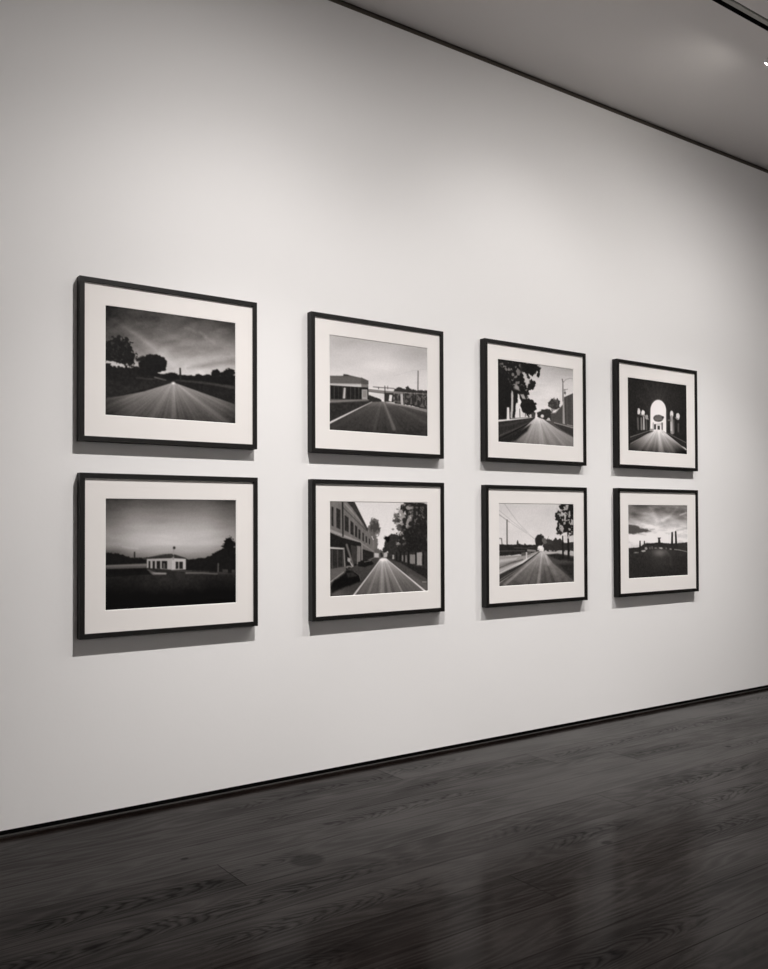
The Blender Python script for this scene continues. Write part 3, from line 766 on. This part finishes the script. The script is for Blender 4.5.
MAT_REF = 222.0     # how bright the mat board reads next to the print
ALB = 0.80
def print_object(plate, gain, parent, WX0, WX1, WZ0, WZ1):
    NX, NY = plate.NX, plate.NY
    px0, px1, pz0, pz1 = WX0+0.0015, WX1-0.0015, WZ0-0.0015, WZ1+0.0015
    y = PRINT_Y - 0.0001
    xs = px0 + plate.U*(px1-px0); zs = pz0 + plate.V*(pz1-pz0)
    front = np.stack([xs, np.full_like(xs, y), zs], -1).reshape(-1, 3)
    nv = len(front)
    back = np.array([(px0, y+0.0006, pz0), (px1, y+0.0006, pz0), (px1, y+0.0006, pz1), (px0, y+0.0006, pz1)])
    co = np.concatenate([front, back])
    i = np.arange(NX*NY).reshape(NY, NX)
    q = np.stack([i[:-1,:-1], i[1:,:-1], i[1:,1:], i[:-1,1:]], -1).reshape(-1, 4)
    me = bpy.data.meshes.new('photographic_print')
    faces_idx = q.reshape(-1)
    # rim and back as one quad each
    b0 = nv
    top = list(i[0]); rgt = list(i[:,-1]); bot = list(i[-1][::-1]); lft = list(i[:,0][::-1])
    polys = [[b0, b0+1] + top[::-1], [b0+1, b0+2] + rgt[::-1], [b0+2, b0+3] + bot[::-1], [b0+3, b0] + lft[::-1], [b0, b0+3, b0+2, b0+1]]
    extra = [int(v) for pl in polys for v in pl]
    loops = np.concatenate([faces_idx, np.array(extra)]).astype(np.int32)
    starts = list(range(0, len(q)*4, 4)); s = len(q)*4
    for pl in polys: starts.append(s); s += len(pl)
    me.vertices.add(len(co)); me.vertices.foreach_set('co', co.astype(np.float32).ravel())
    me.loops.add(len(loops)); me.loops.foreach_set('vertex_index', loops)
    me.polygons.add(len(starts)); me.polygons.foreach_set('loop_start', np.array(starts, np.int32))
    me.update(calc_edges=True); me.validate()
    T = np.clip(plate.T, 3, 250) / 255.0
    L = np.where(T <= 0.04045, T/12.92, ((T+0.055)/1.055)**2.4)
    L = np.clip(L * gain / lin(MAT_REF) * ALB - 0.003, 0.001, 0.86).reshape(-1)
    L = np.concatenate([L, np.full(4, 0.5)])
    dark = 1 - np.clip(L/0.5, 0, 1)
    col = np.stack([L*(1.02+0.04*dark), L*0.976, L*(0.965-0.05*dark), np.ones_like(L)], -1)
    a = me.color_attributes.new('tone', 'FLOAT_COLOR', 'POINT')
    a.data.foreach_set('color', col.astype(np.float32).ravel())
    me.materials.append(M_print)
    o = bpy.data.objects.new('photographic_print', me)
    C.objects.link(o); o.parent = parent
    return o

# left, right, top, bottom of each frame on the wall, then of its mat window
UP = 0.005
SIZES = {
    (0,0): (1.2715, 2.1900, 2.5328, 1.7650,  1.3955, 2.0692, 2.4106, 1.8930),
    (1,0): (2.5205, 3.4475, 2.5328, 1.7640,  2.6424, 3.3300, 2.4194, 1.8932),
    (2,0): (3.7810, 4.7070, 2.5330, 1.7635,  3.9016, 4.5899, 2.4147, 1.8892),
    (3,0): (5.0300, 5.9555, 2.5330, 1.7630,  5.1564, 5.8346, 2.4120, 1.8892),
    (0,1): (1.2745, 2.1930, 1.6166, 0.8446,  1.3975, 2.0714, 1.4966, 0.9722),
    (1,1): (2.5225, 3.4480, 1.6178, 0.8440,  2.6426, 3.3264, 1.4968, 0.9734),
    (2,1): (3.7840, 4.7085, 1.6140, 0.8458,  3.9028, 4.5854, 1.4985, 0.9744),
    (3,1): (5.0278, 5.9530, 1.6182, 0.8470,  5.1503, 5.8308, 1.4992, 0.9752),
}
works = [
    (0, 0, plate_road_fields, 'black framed photograph of an empty road between dark fields, first in the upper row'),
    (1, 0, plate_overpass, 'black framed photograph of a road with pavilion and footbridge, upper row'),
    (2, 0, plate_tree_lane, 'black framed photograph of a lane beneath a dark overhanging tree, upper row'),
    (3, 0, plate_arcade, 'black framed photograph of a dark hall with glowing white arch, last in the upper row'),
    (0, 1, plate_filling_station, 'black framed photograph of a low white building at dusk, lower row far left'),
    (1, 1, plate_main_street, 'black framed photograph of an old shop street with white road lines, lower row'),
    (2, 1, plate_wire_road, 'black framed photograph of a road with overhead wires and two tall trees, lower row'),
    (3, 1, plate_cypress_dusk, 'black framed photograph of streaked clouds above dark cypresses, lower row far right'),
]
for i, (c, r, fn, lab) in enumerate(works):
    x0, x1, zt, zb, wx0, wx1, wz0, wz1 = SIZES[(c, r)]
    root = bpy.data.objects.new('framed_photograph', None)
    C.objects.link(root)
    root.location = (x0, 0.0, zt + UP)
    root['label'] = lab; root['category'] = 'picture'; root['group'] = 'framed photographs in two rows on the wall'
    fw, fh = x1 - x0, zt - zb
    win = (wx0 - x0 - 0.002, wx1 - x0 + 0.002, wz0 - zt + 0.002, wz1 - zt - 0.002)
    link('frame', frame_mesh(fw, fh), M_frame, root)
    link('mat_board', mat_mesh(fw, fh, *win), M_mat, root, mats=[M_mat, M_core])
    bk = bmesh.new(); add_box(bk, FACE-0.0055, fw-FACE+0.0055, PRINT_Y+0.0008, -0.004, -fh+FACE-0.0055, -FACE+0.0055)
    link('backing_board', bk, M_mat, root)
    pl, gain = fn()
    print_object(pl, gain, root, *win)

# ------------------------------------------------------------------ track spotlight at the right edge
def cyl(bm, r0, r1, z0, z1, n=40, cap0=True, cap1=True):
    a = [bm.verts.new((r0*math.cos(t), r0*math.sin(t), z0)) for t in (2*math.pi*k/n for k in range(n))]
    b = [bm.verts.new((r1*math.cos(t), r1*math.sin(t), z1)) for t in (2*math.pi*k/n for k in range(n))]
    for k in range(n): bm.faces.new([a[k], a[(k+1)%n], b[(k+1)%n], b[k]])
    if cap0: bm.faces.new(a[::-1])
    if cap1: bm.faces.new(b)

LPOS = Vector((5.040, -1.231, 4.132))          # lens centre of the lamp
LDIR = Vector((-0.05, 0.655, -0.745)).normalized()
lamp = bpy.data.objects.new('track_spotlight', None); C.objects.link(lamp)
lamp.location = (LPOS.x + 0.12, -1.231, ZC)
lamp['label'] = 'small white spotlight glowing below the ceiling slot, cut off by the right edge'
lamp['category'] = 'spotlight'
rot = LDIR.to_track_quat('Z', 'Y').to_matrix().to_4x4()
loc = Matrix.Translation(LPOS - lamp.location)
bm = bmesh.new()
cyl(bm, 0.047, 0.047, -0.13, 0.004, cap0=True, cap1=False)
cyl(bm, 0.043, 0.047, 0.004, 0.004, cap0=False, cap1=False)
cyl(bm, 0.043, 0.036, 0.004, -0.012, cap0=False, cap1=False)
o = link('lamp_housing', bm, M_lampbody, lamp, smooth=False); o.matrix_local = loc @ rot
bm = bmesh.new(); cyl(bm, 0.0425, 0.0415, -0.004, 0.0055)
LENS = 140.0
o = link('lens', bm, lens_material(LENS), lamp); o.matrix_local = loc @ rot
bm = bmesh.new()
top = -(LPOS - lamp.location).z
add_box(bm, -0.012, 0.012, -0.010, 0.010, -top + 0.01, 0.05, 0.002)
add_box(bm, -0.075, 0.012, -0.045, -0.033, -top + 0.045, -top + 0.057, 0.002)
add_box(bm, -0.012, 0.012, -0.045, 0.010, -top + 0.045, -top + 0.057, 0.002)
o = link('stem', bm, M_lampbody, lamp)
bm = bmesh.new(); add_box(bm, -0.06, 0.06, -0.0105, 0.0105, -0.018, 0.02, 0.002); o = link('track_adapter', bm, M_lampdark, lamp)

# ------------------------------------------------------------------ light
def spot(name, loc, target, watts, angle, blend, radius, col=(1.0, 0.972, 0.955)):
    l = bpy.data.lights.new(name, 'SPOT')
    l.energy = watts; l.spot_size = math.radians(angle); l.spot_blend = blend
    l.shadow_soft_size = radius; l.color = col
    o = bpy.data.objects.new(name, l); C.objects.link(o)
    o.location = loc
    o.rotation_euler = (Vector(target) - Vector(loc)).to_track_quat('-Z', 'Y').to_euler()
    return o
SP = -1.85
HEADS = [
    (2.05, ((-4, 50, 218), (-4, 80, 282), (-4, 120, 140), (-4, 160, 86), (0, 160, 42))),
    (4.0, ((-4, 50, 185), (-4, 80, 125), (0, 50, 50), (0, 160, 70), (2, 80, 50))),
    (5.85, ((-4, 50, 200), (-4, 80, 306), (-4, 120, 51), (-4, 160, 77), (0, 140, 38), (2, 160, 8))),
]
for x, cones in HEADS:                 # each lamp head: a tight beam inside wider, softer ones
    for tz, ang, w in cones:
        spot('ceiling_and_fill_spot', (x, SP, 4.20), (x, 0, tz), w, ang, 1.0, 0.035)
# unseen spots added behind the camera; their bounce off the far wall fills shadows
for x in (1.0, 4.0, 7.0):
    spot('ceiling_and_fill_spot', (x, -6.6, 4.2), (x, -8.5, 1.8), 700, 80, 1.0, 0.05)

w = bpy.data.worlds.new('room_dark'); scene.world = w
w.use_nodes = True
w.node_tree.nodes['Background'].inputs[0].default_value = (0, 0, 0, 1)
w.node_tree.nodes['Background'].inputs[1].default_value = 0

# ------------------------------------------------------------------ camera
cam = bpy.data.cameras.new('camera')
co = bpy.data.objects.new('camera', cam); C.objects.link(co)
F, CY = 900.0, 507.36
cam.sensor_fit = 'VERTICAL'; cam.sensor_height = 36.0
cam.lens = 36.0 * F / 969.0
cam.shift_y = (CY - 484.5) / 969.0
cam.clip_start = 0.05
R = Matrix(((0.8136813857375861, 0.5812708226921445, -0.0068434779870530735),
            (-0.5812990419167818, 0.8135322671982105, -0.01602105158755049),
            (-0.0037451796743604286, 0.017014138653983973, 0.9998482348412031)))
rx, fw, up = R.col[0], R.col[1], R.col[2]
m = Matrix.Identity(4)
for i in range(3):
    m[i][0] = rx[i]; m[i][1] = up[i]; m[i][2] = -fw[i]
m[0][3], m[1][3], m[2][3] = 0.0, -4.24513, 1.38406
co.matrix_world = m
scene.camera = co
